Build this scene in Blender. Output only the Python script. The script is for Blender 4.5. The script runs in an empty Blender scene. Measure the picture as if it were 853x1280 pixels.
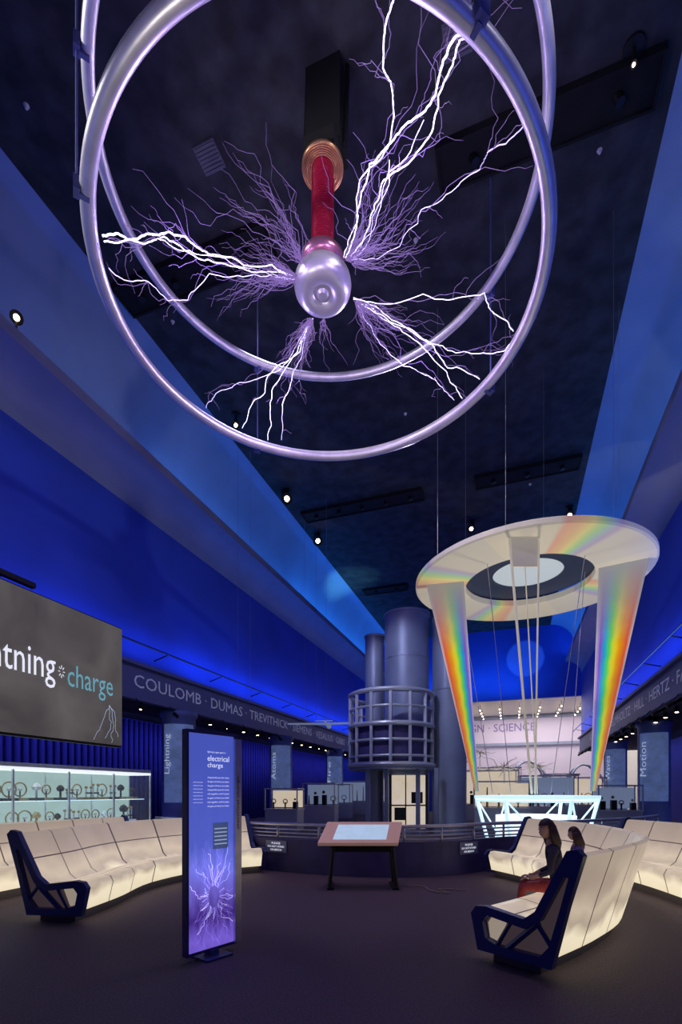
import bpy, bmesh, math, random
from mathutils import Vector, Matrix
random.seed(7)
S=bpy.context.scene
F=610.0; HZ=990.0; EYE=1.5
A=math.radians(19.33); ca,sa=math.cos(A),math.sin(A)
# World axes = hall axes: X across the hall, Y down the hall. C() turns camera-relative metres into hall metres.
def C(x,y,z=0.0): return Vector((ca*x-sa*y, sa*x+ca*y, z))
def PL(px,py,h):            # survey point lying on the horizontal level h above the eye
    d=h*F/(HZ-py); return C((px-426.5)*d/F, d, EYE+h)

# ------------------------------------------------------------ materials
def new_mat(name):
    m=bpy.data.materials.new(name); m.use_nodes=True
    return m, m.node_tree, m.node_tree.nodes['Principled BSDF']
def mat(name,col,rough=.5,metal=0.0,em=None,es=0.0,noise=0.0,nscale=5.0,alpha=1,bump=0.0,trans=0):
    m,nt,b=new_mat(name)
    b.inputs['Base Color'].default_value=(*col,1); b.inputs['Roughness'].default_value=rough
    b.inputs['Metallic'].default_value=metal
    if em: b.inputs['Emission Color'].default_value=(*em,1); b.inputs['Emission Strength'].default_value=es
    if alpha<1: b.inputs['Alpha'].default_value=alpha
    if trans: b.inputs['Transmission Weight'].default_value=trans
    if noise>0 or bump>0:
        g=nt.nodes.new('ShaderNodeNewGeometry'); n=nt.nodes.new('ShaderNodeTexNoise')
        n.inputs['Scale'].default_value=nscale; n.inputs['Detail'].default_value=8
        nt.links.new(g.outputs['Position'],n.inputs['Vector'])
        if noise>0:
            r=nt.nodes.new('ShaderNodeValToRGB')
            r.color_ramp.elements[0].position=.35; r.color_ramp.elements[1].position=.65
            r.color_ramp.elements[0].color=(*[c*(1-noise) for c in col],1)
            r.color_ramp.elements[1].color=(*[min(1,c*(1+noise)) for c in col],1)
            nt.links.new(n.outputs['Fac'],r.inputs['Fac']); nt.links.new(r.outputs['Color'],b.inputs['Base Color'])
        if bump>0:
            bp=nt.nodes.new('ShaderNodeBump'); bp.inputs['Strength'].default_value=bump; bp.inputs['Distance'].default_value=.02
            nt.links.new(n.outputs['Fac'],bp.inputs['Height']); nt.links.new(bp.outputs['Normal'],b.inputs['Normal'])
    return m
M={}
M['ceil']=mat('ceiling_paint',(.028,.03,.038),.85,noise=.45,nscale=2.2,bump=.4)
M['cove']=mat('cove_plaster',(.22,.33,.56),.7,noise=.06,nscale=.7)
M['cornice']=mat('cornice_plaster',(.26,.29,.42),.5,noise=.06,nscale=1)
M['wall']=mat('blue_wall_paint',(.03,.08,.55),.7,noise=.12,nscale=.4)
M['frieze']=mat('frieze_paint',(.10,.12,.32),.6)
M['frtext']=mat('frieze_letters',(.4,.42,.6),.5,em=(.45,.5,.8),es=.14)
M['carpet']=mat('carpet',(.082,.056,.072),.7,noise=.35,nscale=60,bump=.4)
M['dark']=mat('black_metal',(.006,.006,.008),.5,.2)
M['slot']=mat('slot_black',(.002,.002,.003),.9)
M['steel']=mat('brushed_steel',(.62,.62,.68),.36,.8,noise=.08,nscale=8)
M['ringm']=mat('satin_aluminium',(.80,.77,.84),.38,.6,noise=.1,nscale=3)
M['alum']=mat('spun_aluminium',(.80,.77,.85),.36,.55)
M['navy']=mat('navy_lacquer',(.045,.065,.22),.35)
M['recess']=mat('bench_frame_recess',(.1,.07,.1),.6,em=(.35,.24,.26),es=.10)
M['navypanel']=mat('navy_panel',(.06,.05,.17),.5,noise=.2,nscale=3)
M['red']=mat('red_coil',(.35,.006,.04),.35,.2,em=(.5,.0,.05),es=.03)
M['copper']=mat('copper',(.7,.36,.18),.35,.8)
M['pink']=mat('pink_metal',(.75,.3,.45),.3,.8)
M['white']=mat('white_paint',(.78,.77,.72),.5)
M['tower']=mat('tower_grey_blue',(.26,.3,.44),.45,.2,noise=.1,nscale=1)
M['cage']=mat('cage_steel',(.5,.52,.6),.4,.4)
M['curtain']=mat('blue_curtain',(.03,.035,.38),.8)
M['column']=mat('column_blue',(.13,.18,.48),.5,noise=.25,nscale=1.5)
M['banner']=mat('banner_print',(.2,.28,.5),.6,em=(.14,.22,.5),es=.28,noise=.6,nscale=2.5)
M['bolt']=mat('lightning_core',(1,1,1),.5,em=(.80,.74,1.0),es=2.2)
M['bolt2']=mat('lightning_branch',(1,1,1),.5,em=(.58,.48,1.0),es=1.15)
M['fine']=mat('lightning_streamer',(.15,.1,.3),.5,em=(.42,.26,.62),es=.38)
M['glasslit']=mat('lit_glass',(.7,.9,.95),.2,em=(.6,.88,1.0),es=.95)
M['warm']=mat('warm_lamp',(1,.8,.5),.4,em=(1,.72,.4),es=14)
M['warmbox']=mat('warm_backlight',(.9,.8,.6),.4,em=(1,.84,.62),es=.5,noise=.5,nscale=2)
M['coolp']=mat('white_glow',(.9,.9,.9),.4,em=(.85,.92,.95),es=.9)
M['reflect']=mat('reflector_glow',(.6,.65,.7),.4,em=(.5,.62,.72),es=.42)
M['dimcase']=mat('vitrine_back',(.2,.25,.4),.5,em=(.35,.45,.7),es=.3)
M['text']=mat('white_text',(.9,.9,.9),.5,em=(.9,.92,1),es=.8)
M['btext']=mat('banner_letters',(.6,.65,.8),.5,em=(.6,.7,.9),es=.45)
M['teal']=mat('teal_text',(.2,.5,.55),.5,em=(.2,.55,.62),es=.5)
M['orange']=mat('copper_laminate',(.58,.32,.24),.45,em=(.55,.32,.25),es=.22)
M['screen']=mat('kiosk_screen',(.1,.15,.25),.2,em=(.45,.6,.8),es=.8,noise=.4,nscale=6)
M['glass']=mat('clear_glass',(.8,.95,1),.05,alpha=.12)
M['brass']=mat('brass_instrument',(.35,.25,.12),.35,.8)
M['seam']=mat('bench_seam',(.30,.24,.19),.7)
M['plinth']=mat('bench_plinth',(.09,.08,.1),.6)

# ------------------------------------------------------------ geometry helpers
def link(o,parent=None):
    S.collection.objects.link(o)
    if parent:
        o.parent=parent; o.matrix_parent_inverse=Matrix.Translation(-Vector(parent.location))
    return o
def group(name,loc=(0,0,0)):
    e=bpy.data.objects.new(name,None); e.empty_display_size=.2; e.location=loc; S.collection.objects.link(e); return e
def mesh(name,vs,fs,m,parent=None,smooth=False,midx=None):
    me=bpy.data.meshes.new(name); me.from_pydata([tuple(v) for v in vs],[],fs)
    ms=m if isinstance(m,list) else [m]
    for x in ms: me.materials.append(x)
    if midx:
        for p,i in zip(me.polygons,midx): p.material_index=i
    if smooth:
        for p in me.polygons: p.use_smooth=True
    bm=bmesh.new(); bm.from_mesh(me); bmesh.ops.recalc_face_normals(bm,faces=bm.faces); bm.to_mesh(me); bm.free()
    me.update()
    return link(bpy.data.objects.new(name,me),parent)
class B:   # mesh accumulator
    def __init__(s): s.v=[]; s.f=[]; s.m=[]
    def add(s,vs,fs,mi=0):
        k=len(s.v); s.v+= [Vector(v) for v in vs]; s.f+=[tuple(i+k for i in f) for f in fs]; s.m+=[mi]*len(fs); return s
    def box(s,x0,x1,y0,y1,z0,z1,mi=0,T=None):
        vs=[Vector((x,y,z)) for z in (z0,z1) for y in (y0,y1) for x in (x0,x1)]
        if T: vs=[T@v for v in vs]
        return s.add(vs,[(0,2,3,1),(4,5,7,6),(0,1,5,4),(2,6,7,3),(0,4,6,2),(1,3,7,5)],mi)
    def prism(s,poly,z0,z1,mi=0,T=None):
        n=len(poly); vs=[Vector((p[0],p[1],z0)) for p in poly]+[Vector((p[0],p[1],z1)) for p in poly]
        if T: vs=[T@v for v in vs]
        return s.add(vs,[tuple(range(n)),tuple(range(n,2*n))]+[(i,(i+1)%n,(i+1)%n+n,i+n) for i in range(n)],mi)
    def lathe(s,prof,c=(0,0,0),n=40,mi=0,T=None,closed=False):
        vs=[]; 
        for r,z in prof:
            for i in range(n):
                a=2*math.pi*i/n; v=Vector((c[0]+r*math.cos(a),c[1]+r*math.sin(a),c[2]+z)); vs.append(T@v if T else v)
        fs=[]; k=len(prof)
        for j in range(k if closed else k-1):
            for i in range(n):
                j2=(j+1)%k
                fs.append((j*n+i,j*n+(i+1)%n,j2*n+(i+1)%n,j2*n+i))
        if not closed:
            fs+= [tuple(range(n)),tuple(range((k-1)*n,k*n))]
        return s.add(vs,fs,mi)
    def tube(s,pts,rs,n=6,mi=0,closed=False):
        pts=[Vector(p) for p in pts]
        if not isinstance(rs,(list,tuple)): rs=[rs]*len(pts)
        N=len(pts); vs=[]; up=None
        for i,p in enumerate(pts):
            if closed: t=(pts[(i+1)%N]-pts[i-1])
            else: t=pts[min(i+1,N-1)]-pts[max(i-1,0)]
            if t.length<1e-9: t=Vector((0,0,1))
            t.normalize()
            if up is None: up=Vector((0,0,1)) if abs(t.z)<.9 else Vector((1,0,0))
            a=t.cross(up)
            if a.length<1e-6: a=t.orthogonal()
            a.normalize(); b=a.cross(t); b.normalize(); up=b
            for k in range(n):
                q=2*math.pi*k/n; vs.append(p+a*math.cos(q)*rs[i]+b*math.sin(q)*rs[i])
        fs=[]
        for i in range(N if closed else N-1):
            j=(i+1)%N
            for k in range(n): fs.append((i*n+k,i*n+(k+1)%n,j*n+(k+1)%n,j*n+k))
        if not closed: fs+=[tuple(range(n)),tuple(range((N-1)*n,N*n))]
        return s.add(vs,fs,mi)
    def ball(s,c,r,mi=0,n=14,k=9,T=None,sc=(1,1,1)):
        prof=[(max(r*math.sin(math.pi*j/k),1e-4),-r*math.cos(math.pi*j/k)) for j in range(k+1)]
        b=B().lathe(prof,n=n)
        vs=[Vector((v.x*sc[0]+c[0],v.y*sc[1]+c[1],v.z*sc[2]+c[2])) for v in b.v]
        if T: vs=[T@v for v in vs]
        return s.add(vs,b.f,mi)
    def out(s,name,mats,parent=None,smooth=False):
        return mesh(name,s.v,s.f,mats,parent,smooth,s.m)
def auto_smooth(o,ang=35):
    o.data.set_sharp_from_angle(angle=math.radians(ang))
def text(name,st,o,xd,up,w,h,m,parent=None):
    c=bpy.data.curves.new(name,'FONT'); c.body=st; c.resolution_u=2; c.extrude=.0
    t=bpy.data.objects.new(name,c); S.collection.objects.link(t)
    bpy.context.view_layer.update()
    me=bpy.data.meshes.new_from_object(t.evaluated_get(bpy.context.evaluated_depsgraph_get()))
    bpy.data.objects.remove(t); 
    xs=[v.co.x for v in me.vertices]; ys=[v.co.y for v in me.vertices]
    x0,x1,y0,y1=min(xs),max(xs),min(ys),max(ys)
    if w is None: w=(x1-x0)*h/(y1-y0)
    xd=Vector(xd).normalized(); up=Vector(up).normalized(); o=Vector(o)
    for v in me.vertices:
        v.co=o+xd*((v.co.x-x0)/(x1-x0)*w)+up*((v.co.y-y0)/(y1-y0)*h)
    me.materials.clear(); me.materials.append(m)
    return link(bpy.data.objects.new(name,me),parent)
def cat(pts,n):
    return [catat(pts,q/n) for q in range(n+1)]
def catat(pts,u01):
    pts=[Vector(p) for p in pts]; P=[2*pts[0]-pts[1]]+pts+[2*pts[-1]-pts[-2]]
    K=len(pts)-1; u=u01*K; i=min(int(u),K-1); t=u-i; a,b,c,d=P[i],P[i+1],P[i+2],P[i+3]
    return .5*((2*b)+(-a+c)*t+(2*a-5*b+4*c-d)*t*t+(-a+3*b-3*c+d)*t**3)

# ------------------------------------------------------------ room shell
SL,SR=-10.6,4.6; CL,CR=-9.0,2.6; ZC=13.5; T0,T1=-4.0,38.0
B().box(-14.5,9.0,T0,52,-.2,0).out('floor',[M['carpet']])
B().box(CL-.02,CR+.02,T0,T1+.3,ZC,ZC+.3).out('ceiling',[M['ceil']])
def profile_run(name,prof,m):
    vs=[];n=len(prof)
    for t in (T0,T1):
        vs+=[Vector((p[0],t,p[1])) for p in prof]
    o=mesh(name,vs,[(i,i+1,i+1+n,i+n) for i in range(n-1)],m,smooth=True); return o
def covep(edge,wall,sg):
    c=[]
    for k in range(9):
        a=math.pi/2*k/8
        c.append((edge+ sg*(abs(wall-edge)-.15)*math.sin(a), 11.0+(ZC-11.0)*math.cos(a)**1.0))
    return c
profile_run('cove_left',[(CL,ZC)]+covep(CL,SL,-1)[1:],M['cove'])
profile_run('cove_right',[(CR,ZC)]+covep(CR,SR,1)[1:],M['cove'])
def cornice(wall,lip,sg,name):
    pr=[(wall-sg*0.15,11.0),(lip+sg*.35,10.75),(lip+sg*.2,11.0),(lip,11.02),(lip-sg*.02,10.85)]
    for k in range(7):
        a=math.pi/2*k/6
        pr.append((lip+(wall-lip)*math.sin(a)*1.0, 10.75-.85*(1-math.cos(a))))
    o=profile_run(name,pr,M['cornice']); auto_smooth(o,40)
cornice(SL,-9.6,-1,'cornice_left'); cornice(SR,3.6,1,'cornice_right')
B().box(SL-.3,SL,T0,T1,4.3,11.0).out('wall_left',[M['wall']])
B().box(SR,SR+.3,T0,T1,4.3,11.0).out('wall_right',[M['wall']])
B().box(-14.5,9.0,T0-.3,T0,0,ZC).out('wall_back',[M['wall']])
b=B(); b.box(CL-2,CR+2.3,T1,T1+.3,8.3,ZC+.2); b.box(-14.5,-4.6,T1,T1+.3,0,8.3); 
b.out('wall_end',[M['wall']])
B().box(-14.3,-14.0,T0,T1,0,4.4).out('wall_aisle_left',[M['curtain']])
B().box(8.2,8.5,T0,T1,0,4.4).out('wall_aisle_right',[M['curtain']])
B().box(-14.3,SL-.3,T0,T1,4.35,4.6).out('ceiling_aisle_left',[M['ceil']])
B().box(SR+.3,8.5,T0,T1,4.35,4.6).out('ceiling_aisle_right',[M['ceil']])
b=B()
for i in range(150):
    y=T0+1+i*.27; b.tube([(-13.9,y,0.05),(-13.9,y,4.3)],.085,6)
b.out('stage_curtain',[M['curtain']],smooth=True)
for sg,sx,nm in ((1,SL,'left'),(-1,SR,'right')):
    g=group('frieze_'+nm,(sx,17,5))
    x1=sx+sg*.12
    b=B().box(min(sx-.3*sg,x1),max(sx-.3*sg,x1),T0,T1,4.3,5.22)
    b.box(min(sx,sx+sg*.25),max(sx,sx+sg*.25),T0,T1,5.22,5.32); b.box(min(sx,sx+sg*.2),max(sx,sx+sg*.2),T0,T1,4.22,4.3)
    b.out('band',[M['frieze']],g)
    if sg==1: text('letters','COULOMB · DUMAS · TREVITHICK · SIEMENS · VESALIUS · GIBBS · AMPERE · CURIE',(x1+.01,11.5,4.60),(0,1,0),(0,0,1),24.5,.38,M['frtext'],g)
    else: text('letters','BUNSEN · LIEBIG · HELMHOLTZ · HILL · HERTZ · FARADAY · VOLTA',(x1-.01,33,4.60),(0,-1,0),(0,0,1),23,.38,M['frtext'],g)
    b=B(); b.tube([(sx+sg*.55,T0+.2,5.75),(sx+sg*.55,T1-.2,5.75)],.03,8)
    for k in range(14):
        y=T0+1.5+k*3; b.tube([(sx+sg*.55,y,5.75),(sx,y,5.6)],.02,6)
    b.out('gallery_rail',[M['dark']],g)
    b=B()
    for k in range(26):
        y=5+k*1.25; b.lathe([(.05,0),(.07,.02),(.07,.16),(.03,.2)],(sx-sg*.5,y,4.12),10,0)
        b.lathe([(.055,-.012),(.055,0.0)],(sx-sg*.5,y,4.12),10,1)
    for k in range(20):
        y=7+k*1.5; b.tube([(sx+sg*.35,y,4.02),(sx+sg*.5,y,3.9)],.06,8,0); b.tube([(sx+sg*.35,y,4.05),(sx+sg*.2,y,4.25)],.015,5,0)
    b.out('downlights',[M['dark'],M['warm']],g)

for (s0,s1,t) in ((-1.3,2.3,9.45),(-8.9,-5.0,9.45),(-8.5,-3.4,19.5),(-1.3,2.3,19.5),(-8.3,-5.8,28),(-5.0,-2.2,28.4)):
    g=group('ceiling_light_slot',((s0+s1)/2,t,13.45))
    b=B(); b.box(s0,s1,t-.33,t+.33,13.40,13.499); b.out('recess',[M['slot']],g)
    b=B(); b.box(s0-.05,s1+.05,t-.38,t-.33,13.36,13.499); b.box(s0-.05,s1+.05,t+.33,t+.38,13.36,13.499)
    b.box(s0-.05,s0,t-.33,t+.33,13.36,13.499); b.box(s1,s1+.05,t-.33,t+.33,13.36,13.499)
    b.out('frame',[M['slot']],g)
    b=B()
    n=max(2,int((s1-s0)/.9))
    for k in range(n):
        x=s0+(k+.5)*(s1-s0)/n; b.tube([(x,t,13.42),(x+.05,t,13.28)],.08,10)
    b.out('lamp_heads',[M['dark']],g)
M['vent']=mat('vent_grille',(.12,.12,.16),.6)
for (px,py) in ((262,195),(572,45)):
    p=PL(px,py,12); g=group('ceiling_vent',(p.x,p.y,13.46))
    b=B(); b.box(p.x-.22,p.x+.22,p.y-.22,p.y+.22,13.46,13.499)
    for k in range(7): b.box(p.x-.2,p.x+.2,p.y-.2+k*.06,p.y-.175+k*.06,13.44,13.46)
    b.out('grille',[M['vent']],g)
for px,py in ((33,132),(750,188),(507,517),(216,402),(663,605),(520,300)):
    p=PL(px,py,12)
    if CL<p.x<CR: B().lathe([(.02,13.44),(.035,13.47),(.05,13.499)],(p.x,p.y,0),12).out('sprinkler_head',[M['white']])

# ------------------------------------------------------------ columns with banners
def column(sx,t,words,sg):
    g=group('banner_column',(sx,t,0))
    B().lathe([(.62,0),(.62,.15),(.55,.18),(.55,4.0),(.62,4.05),(.62,4.22)],(sx,t,0),32).out('shaft',[M['column']],g,True)
    vs=[];fs=[];n=10
    a0=math.atan2(-t,-sx)
    for i in range(n+1):
        a=a0-.9+1.8*i/n
        for z in (1.15,3.75): vs.append((sx+.59*math.cos(a),t+.59*math.sin(a),z))
    fs=[(2*i,2*i+2,2*i+3,2*i+1) for i in range(n)]
    mesh('banner',vs,fs,M['banner'],g,True)
    d=Vector((-sx,-t,0)).normalized(); r=Vector((-d.y,d.x,0))
    text('banner_text',words,Vector((sx,t,2.1))+d*.62-r*.25,(0,0,1),-r,1.3,.2,M['btext'],g)
for t in (13.9,21.7,29.4): column(-10.75,t,['Lightning','Atoms','Fire'][int((t-13)//7.5)],1)
for t in (15.0,21.9,29.4): column(5.2,t,['Sunlight','Motion','Waves'][int((t-13)//7.5)],-1)

# ------------------------------------------------------------ Tesla coil
cx,cy,_=C(-.3,8); cc=Vector((cx,cy,0))
g=group('tesla_coil',(cx,cy,10))
b=B(); b.box(cx-.30,cx+.30,cy-.02,cy+.42,12.1,13.49); b.box(cx-.26,cx+.26,cy-.2,cy+.3,11.85,12.1)
for dx in (-.36,.36): b.tube([(cx+dx,cy+.1,12.1),(cx+dx,cy+.2,13.49)],.04,8)
b.box(cx-.2,cx+.2,cy-.2,cy+.2,11.72,11.88)
b.out('ceiling_mount',[M['slot']],g)
b=B()
for i in range(6):
    r=.19+.028*i; z=11.70
    b.tube([(cx+r*math.cos(a*math.pi/20),cy+r*math.sin(a*math.pi/20),z) for a in range(40)],.011,8,0,True)
b.lathe([(.33,11.72),(.34,11.76),(.1,11.76)],(cx,cy,0),40)
b.out('primary_coil',[M['copper']],g,True)
b=B().lathe([(.175,9.9),(.175,11.72)],(cx,cy,0),36); o=b.out('secondary_tube',[M['red']],g,True); auto_smooth(o)
b=B()
pts=[(cx+.18*math.cos(i*2*math.pi/16),cy+.18*math.sin(i*2*math.pi/16),10.1+i*.0022) for i in range(16*42)]
b.tube(pts,.006,4); b.out('winding',[M['red']],g,True)
def torus(c,R,r,nM=48,nm=16,T=None):
    prof=[(R+r*math.cos(2*math.pi*i/nm),r*math.sin(2*math.pi*i/nm)) for i in range(nm)]
    return B().lathe(prof,c,nM,closed=True)
torus((cx,cy,10.18),.25,.11).out('upper_toroid',[M['pink']],g,True)
b=torus((cx,cy,9.8),.28,.19); b.out('discharge_toroid',[M['alum']],g,True)
b=B().lathe([(.28,9.72),(.26,9.68),(.1,9.66),(.07,9.62),(.02,9.61)],(cx,cy,0),40)
o=b.out('toroid_plate',[M['alum']],g,True); auto_smooth(o)
b=B()
for i in range(6):
    a=i*math.pi/3; b.ball((cx+.17*math.cos(a),cy+.17*math.sin(a),9.665),.014)
b.out('bolts',[M['dark']],g)
RR=3.42; zA=EYE+7.86; zB=EYE+9.71
gr=group('strike_ring_cage',(cx,cy,zA))
for z,r,n in ((zA,.10,'lower_ring'),(zB,.085,'upper_ring')):
    torus((cx,cy,z),RR,r,160,16).out(n,[M['ringm']],gr,True)
b=B()
for ang in (25,117,208,299):
    a=math.radians(ang)+A
    for z in (zA,zB):
        T=Matrix.Translation((cx,cy,z))@Matrix.Rotation(a,4,'Z')
        b.box(RR+.09,RR+.17,-.07,.07,-.09,.09,0,T); b.box(RR-.02,RR+.1,-.03,.03,-.11,.11,0,T)
    T=Matrix.Translation((cx,cy,0))@Matrix.Rotation(a,4,'Z')
    b.tube([T@Vector((RR+.13,0,zA)),T@Vector((RR+.13,0,zB)),T@Vector((RR+.13,0,13.49))],.015,8)
b.out('hangers',[M['frieze']],gr)

# lightning
def jag(p,q,amp,lv):
    if lv==0: return [p]
    m=(p+q)/2; d=(q-p); L=d.length
    off=Vector((random.gauss(0,1),random.gauss(0,1),random.gauss(0,.7)))*amp*L
    off-=d.normalized()*off.dot(d.normalized())*.7
    m=m+off
    return jag(p,m,amp,lv-1)+jag(m,q,amp,lv-1)
def bolt(b,w,r0,r1,mi,amp=.09,lv=3,br=0.0,bb=None):
    pts=[]
    for i in range(len(w)-1): pts+=jag(w[i],w[i+1],amp,lv)
    pts.append(w[-1]); n=len(pts)
    b.tube(pts,[r0+(r1-r0)*i/(n-1) for i in range(n)],5,mi)
    if br and bb is not None:
        for i in range(2,n-2):
            if random.random()<br:
                d=(pts[i+1]-pts[i-1]).normalized()
                o=Vector((random.gauss(0,1),random.gauss(0,1),random.gauss(0,.5))).normalized()
                e=pts[i]+(d*.8+o*.7)*random.uniform(.2,.9)
                bolt(bb,[pts[i],e],.004,.0015,2,.12,3)
    return pts
def W(*pix,h0=8.25,h1=7.86):
    n=len(pix)-1
    return [PL(p[0],p[1],h0+(h1-h0)*i/n) for i,p in enumerate(pix)]
g=group('lightning_discharge',(cx,cy,9.8)); b=B()
def add(pix,r,mi,r1=None,lv=3,amp=.055,br=.13,h0=8.25,h1=7.86):
    r*=.36; r1=(r1 or r*.7)*.44
    bolt(b,W(*pix,h0=h0,h1=h1),r,r1,mi,amp,lv,br,b)
    if len(pix)>5:
        q=[pix[0]]+[(x+random.uniform(-11,11),y+random.uniform(-11,11)) for x,y in pix[1:-1]]+[pix[-1]]
        bolt(b,W(*q,h0=h0,h1=h1),.0035,.0035,2,amp*1.4,lv,0,b)
add([(371,348),(340,331),(305,332),(262,318),(245,308),(232,296),(212,290),(190,293),(165,300),(145,292),(128,295)],.02,0,.032)
add([(371,349),(330,340),(300,335),(262,325),(240,318),(205,296),(180,305),(165,300),(130,302)],.016,0,.022)
add([(371,350),(310,345),(262,342),(235,375),(210,376),(185,352),(155,350),(136,335)],.013,1,.016)
add([(371,350),(322,338),(280,322),(222,312),(200,300)],.01,1,.012)
add([(432,322),(444,290),(452,240),(462,205),(480,188),(505,158),(530,140),(545,118),(552,85),(568,48),(594,30)],.02,0,.030)
add([(436,322),(458,290),(468,262),(480,225),(510,205),(540,165),(548,120),(566,82),(575,50),(597,38)],.018,0,.024)
add([(430,322),(448,270),(450,225),(475,200),(487,180),(490,110),(479,85),(480,50),(487,15),(494,-5)],.015,0,.024,h0=8.25,h1=8.6)
add([(440,325),(470,280),(486,215),(530,150)],.01,1,.012)
add([(440,325),(462,300),(480,245),(487,200)],.009,1,.009)
add([(440,325),(500,308),(527,262),(570,235),(600,212),(610,190),(640,172),(662,152)],.011,1,.015)
add([(442,372),(500,378),(560,375),(606,366),(614,388),(632,400),(642,414)],.013,0,.015)
add([(442,374),(490,400),(530,425),(560,438),(600,442),(632,438),(645,420)],.013,0,.014)
add([(446,378),(480,395),(515,412),(540,430),(560,460),(600,474)],.012,0,.015)
add([(446,378),(500,410),(535,440),(560,470),(578,498)],.012,0,.015)
add([(446,378),(465,410),(490,445),(520,462),(545,475),(568,500)],.010,1,.014)
add([(392,398),(372,430),(345,465),(300,478),(270,492),(258,510)],.012,1,.015)
add([(390,398),(375,440),(335,470),(318,500),(303,535)],.012,0,.015)
add([(390,398),(372,440),(345,480),(338,520),(335,550)],.012,0,.015)
add([(391,398),(380,430),(365,475),(355,500),(352,550)],.010,1,.014)
for cxp,cyp,a0,a1,n,L0,L1 in ((372,348,150,215,85,20,120),(432,325,285,345,60,30,150),(445,376,5,70,60,20,120),(390,398,88,135,60,20,110),(378,330,205,262,30,60,190),(405,398,60,100,10,20,70),(440,330,335,365,14,30,120)):
    for i in range(n):
        a=math.radians(random.uniform(a0,a1)); L=L0+(L1-L0)*random.random()**1.8
        e=(cxp+L*math.cos(a),cyp+L*math.sin(a)); m_=(cxp+L*.5*math.cos(a+.15),cyp+L*.5*math.sin(a+.15))
        w=[PL(cxp,cyp,8.25),PL(m_[0],m_[1],8.25+random.uniform(-.15,.15)),PL(e[0],e[1],8.2+random.uniform(-.4,.35))]
        bolt(b,w,.0042,.001,2,.1,3)
b.out('arcs',[M['bolt'],M['bolt2'],M['fine']],g)

# ------------------------------------------------------------ prism light sculpture
hx=5.14; zD=EYE+hx; pc=C(4.59,12)
g=group('prism_ring_sculpture',(pc.x,pc.y,zD))
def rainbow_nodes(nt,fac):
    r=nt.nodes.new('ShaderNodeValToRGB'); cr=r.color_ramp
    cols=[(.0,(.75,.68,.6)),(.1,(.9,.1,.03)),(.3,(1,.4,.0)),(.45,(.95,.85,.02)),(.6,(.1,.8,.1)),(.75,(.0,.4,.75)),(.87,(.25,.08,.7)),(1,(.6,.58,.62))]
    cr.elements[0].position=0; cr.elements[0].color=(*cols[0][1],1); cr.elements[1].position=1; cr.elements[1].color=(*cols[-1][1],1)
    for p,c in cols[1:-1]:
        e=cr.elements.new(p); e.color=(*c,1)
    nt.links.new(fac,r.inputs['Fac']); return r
def panel_mat(name):  # projected rainbow light painted into base and emission colour
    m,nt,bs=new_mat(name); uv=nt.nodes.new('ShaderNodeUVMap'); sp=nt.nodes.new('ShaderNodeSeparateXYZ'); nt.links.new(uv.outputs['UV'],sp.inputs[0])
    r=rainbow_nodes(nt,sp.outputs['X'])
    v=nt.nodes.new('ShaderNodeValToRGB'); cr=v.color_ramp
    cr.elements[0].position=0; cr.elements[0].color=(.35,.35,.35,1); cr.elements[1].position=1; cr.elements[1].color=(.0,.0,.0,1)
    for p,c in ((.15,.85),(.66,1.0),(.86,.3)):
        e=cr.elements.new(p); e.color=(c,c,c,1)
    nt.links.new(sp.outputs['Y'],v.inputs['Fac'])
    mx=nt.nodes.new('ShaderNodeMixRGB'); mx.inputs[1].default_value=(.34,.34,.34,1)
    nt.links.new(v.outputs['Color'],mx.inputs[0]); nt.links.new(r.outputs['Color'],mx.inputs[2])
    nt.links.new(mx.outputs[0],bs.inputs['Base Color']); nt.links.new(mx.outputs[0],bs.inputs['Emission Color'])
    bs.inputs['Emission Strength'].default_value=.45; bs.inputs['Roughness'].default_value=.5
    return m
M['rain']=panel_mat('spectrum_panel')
def ring_mat():  # rainbow light patches and a faint glow painted into the disc colour
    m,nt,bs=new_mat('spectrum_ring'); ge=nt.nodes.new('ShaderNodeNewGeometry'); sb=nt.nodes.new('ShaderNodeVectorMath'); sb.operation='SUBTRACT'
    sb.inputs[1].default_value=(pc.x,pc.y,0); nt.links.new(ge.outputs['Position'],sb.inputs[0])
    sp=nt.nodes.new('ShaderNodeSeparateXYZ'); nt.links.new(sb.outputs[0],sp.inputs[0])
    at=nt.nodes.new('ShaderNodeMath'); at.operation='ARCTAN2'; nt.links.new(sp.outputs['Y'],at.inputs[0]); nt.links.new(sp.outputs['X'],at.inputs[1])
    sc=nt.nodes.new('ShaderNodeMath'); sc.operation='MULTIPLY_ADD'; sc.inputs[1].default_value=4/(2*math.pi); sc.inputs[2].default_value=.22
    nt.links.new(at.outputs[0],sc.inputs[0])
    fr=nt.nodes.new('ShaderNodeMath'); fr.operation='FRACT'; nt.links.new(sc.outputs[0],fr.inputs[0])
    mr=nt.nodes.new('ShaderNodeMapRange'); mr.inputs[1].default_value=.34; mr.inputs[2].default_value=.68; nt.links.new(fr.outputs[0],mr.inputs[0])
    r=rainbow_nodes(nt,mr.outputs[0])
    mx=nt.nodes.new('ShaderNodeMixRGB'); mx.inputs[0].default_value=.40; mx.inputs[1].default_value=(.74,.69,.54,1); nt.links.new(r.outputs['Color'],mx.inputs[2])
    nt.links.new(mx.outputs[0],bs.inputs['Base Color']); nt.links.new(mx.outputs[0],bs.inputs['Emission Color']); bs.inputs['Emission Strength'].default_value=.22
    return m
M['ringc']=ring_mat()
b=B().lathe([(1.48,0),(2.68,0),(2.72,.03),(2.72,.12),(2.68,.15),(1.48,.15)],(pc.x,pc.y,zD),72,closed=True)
o=b.out('white_disc',[M['ringc']],g,True); auto_smooth(o)
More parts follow.
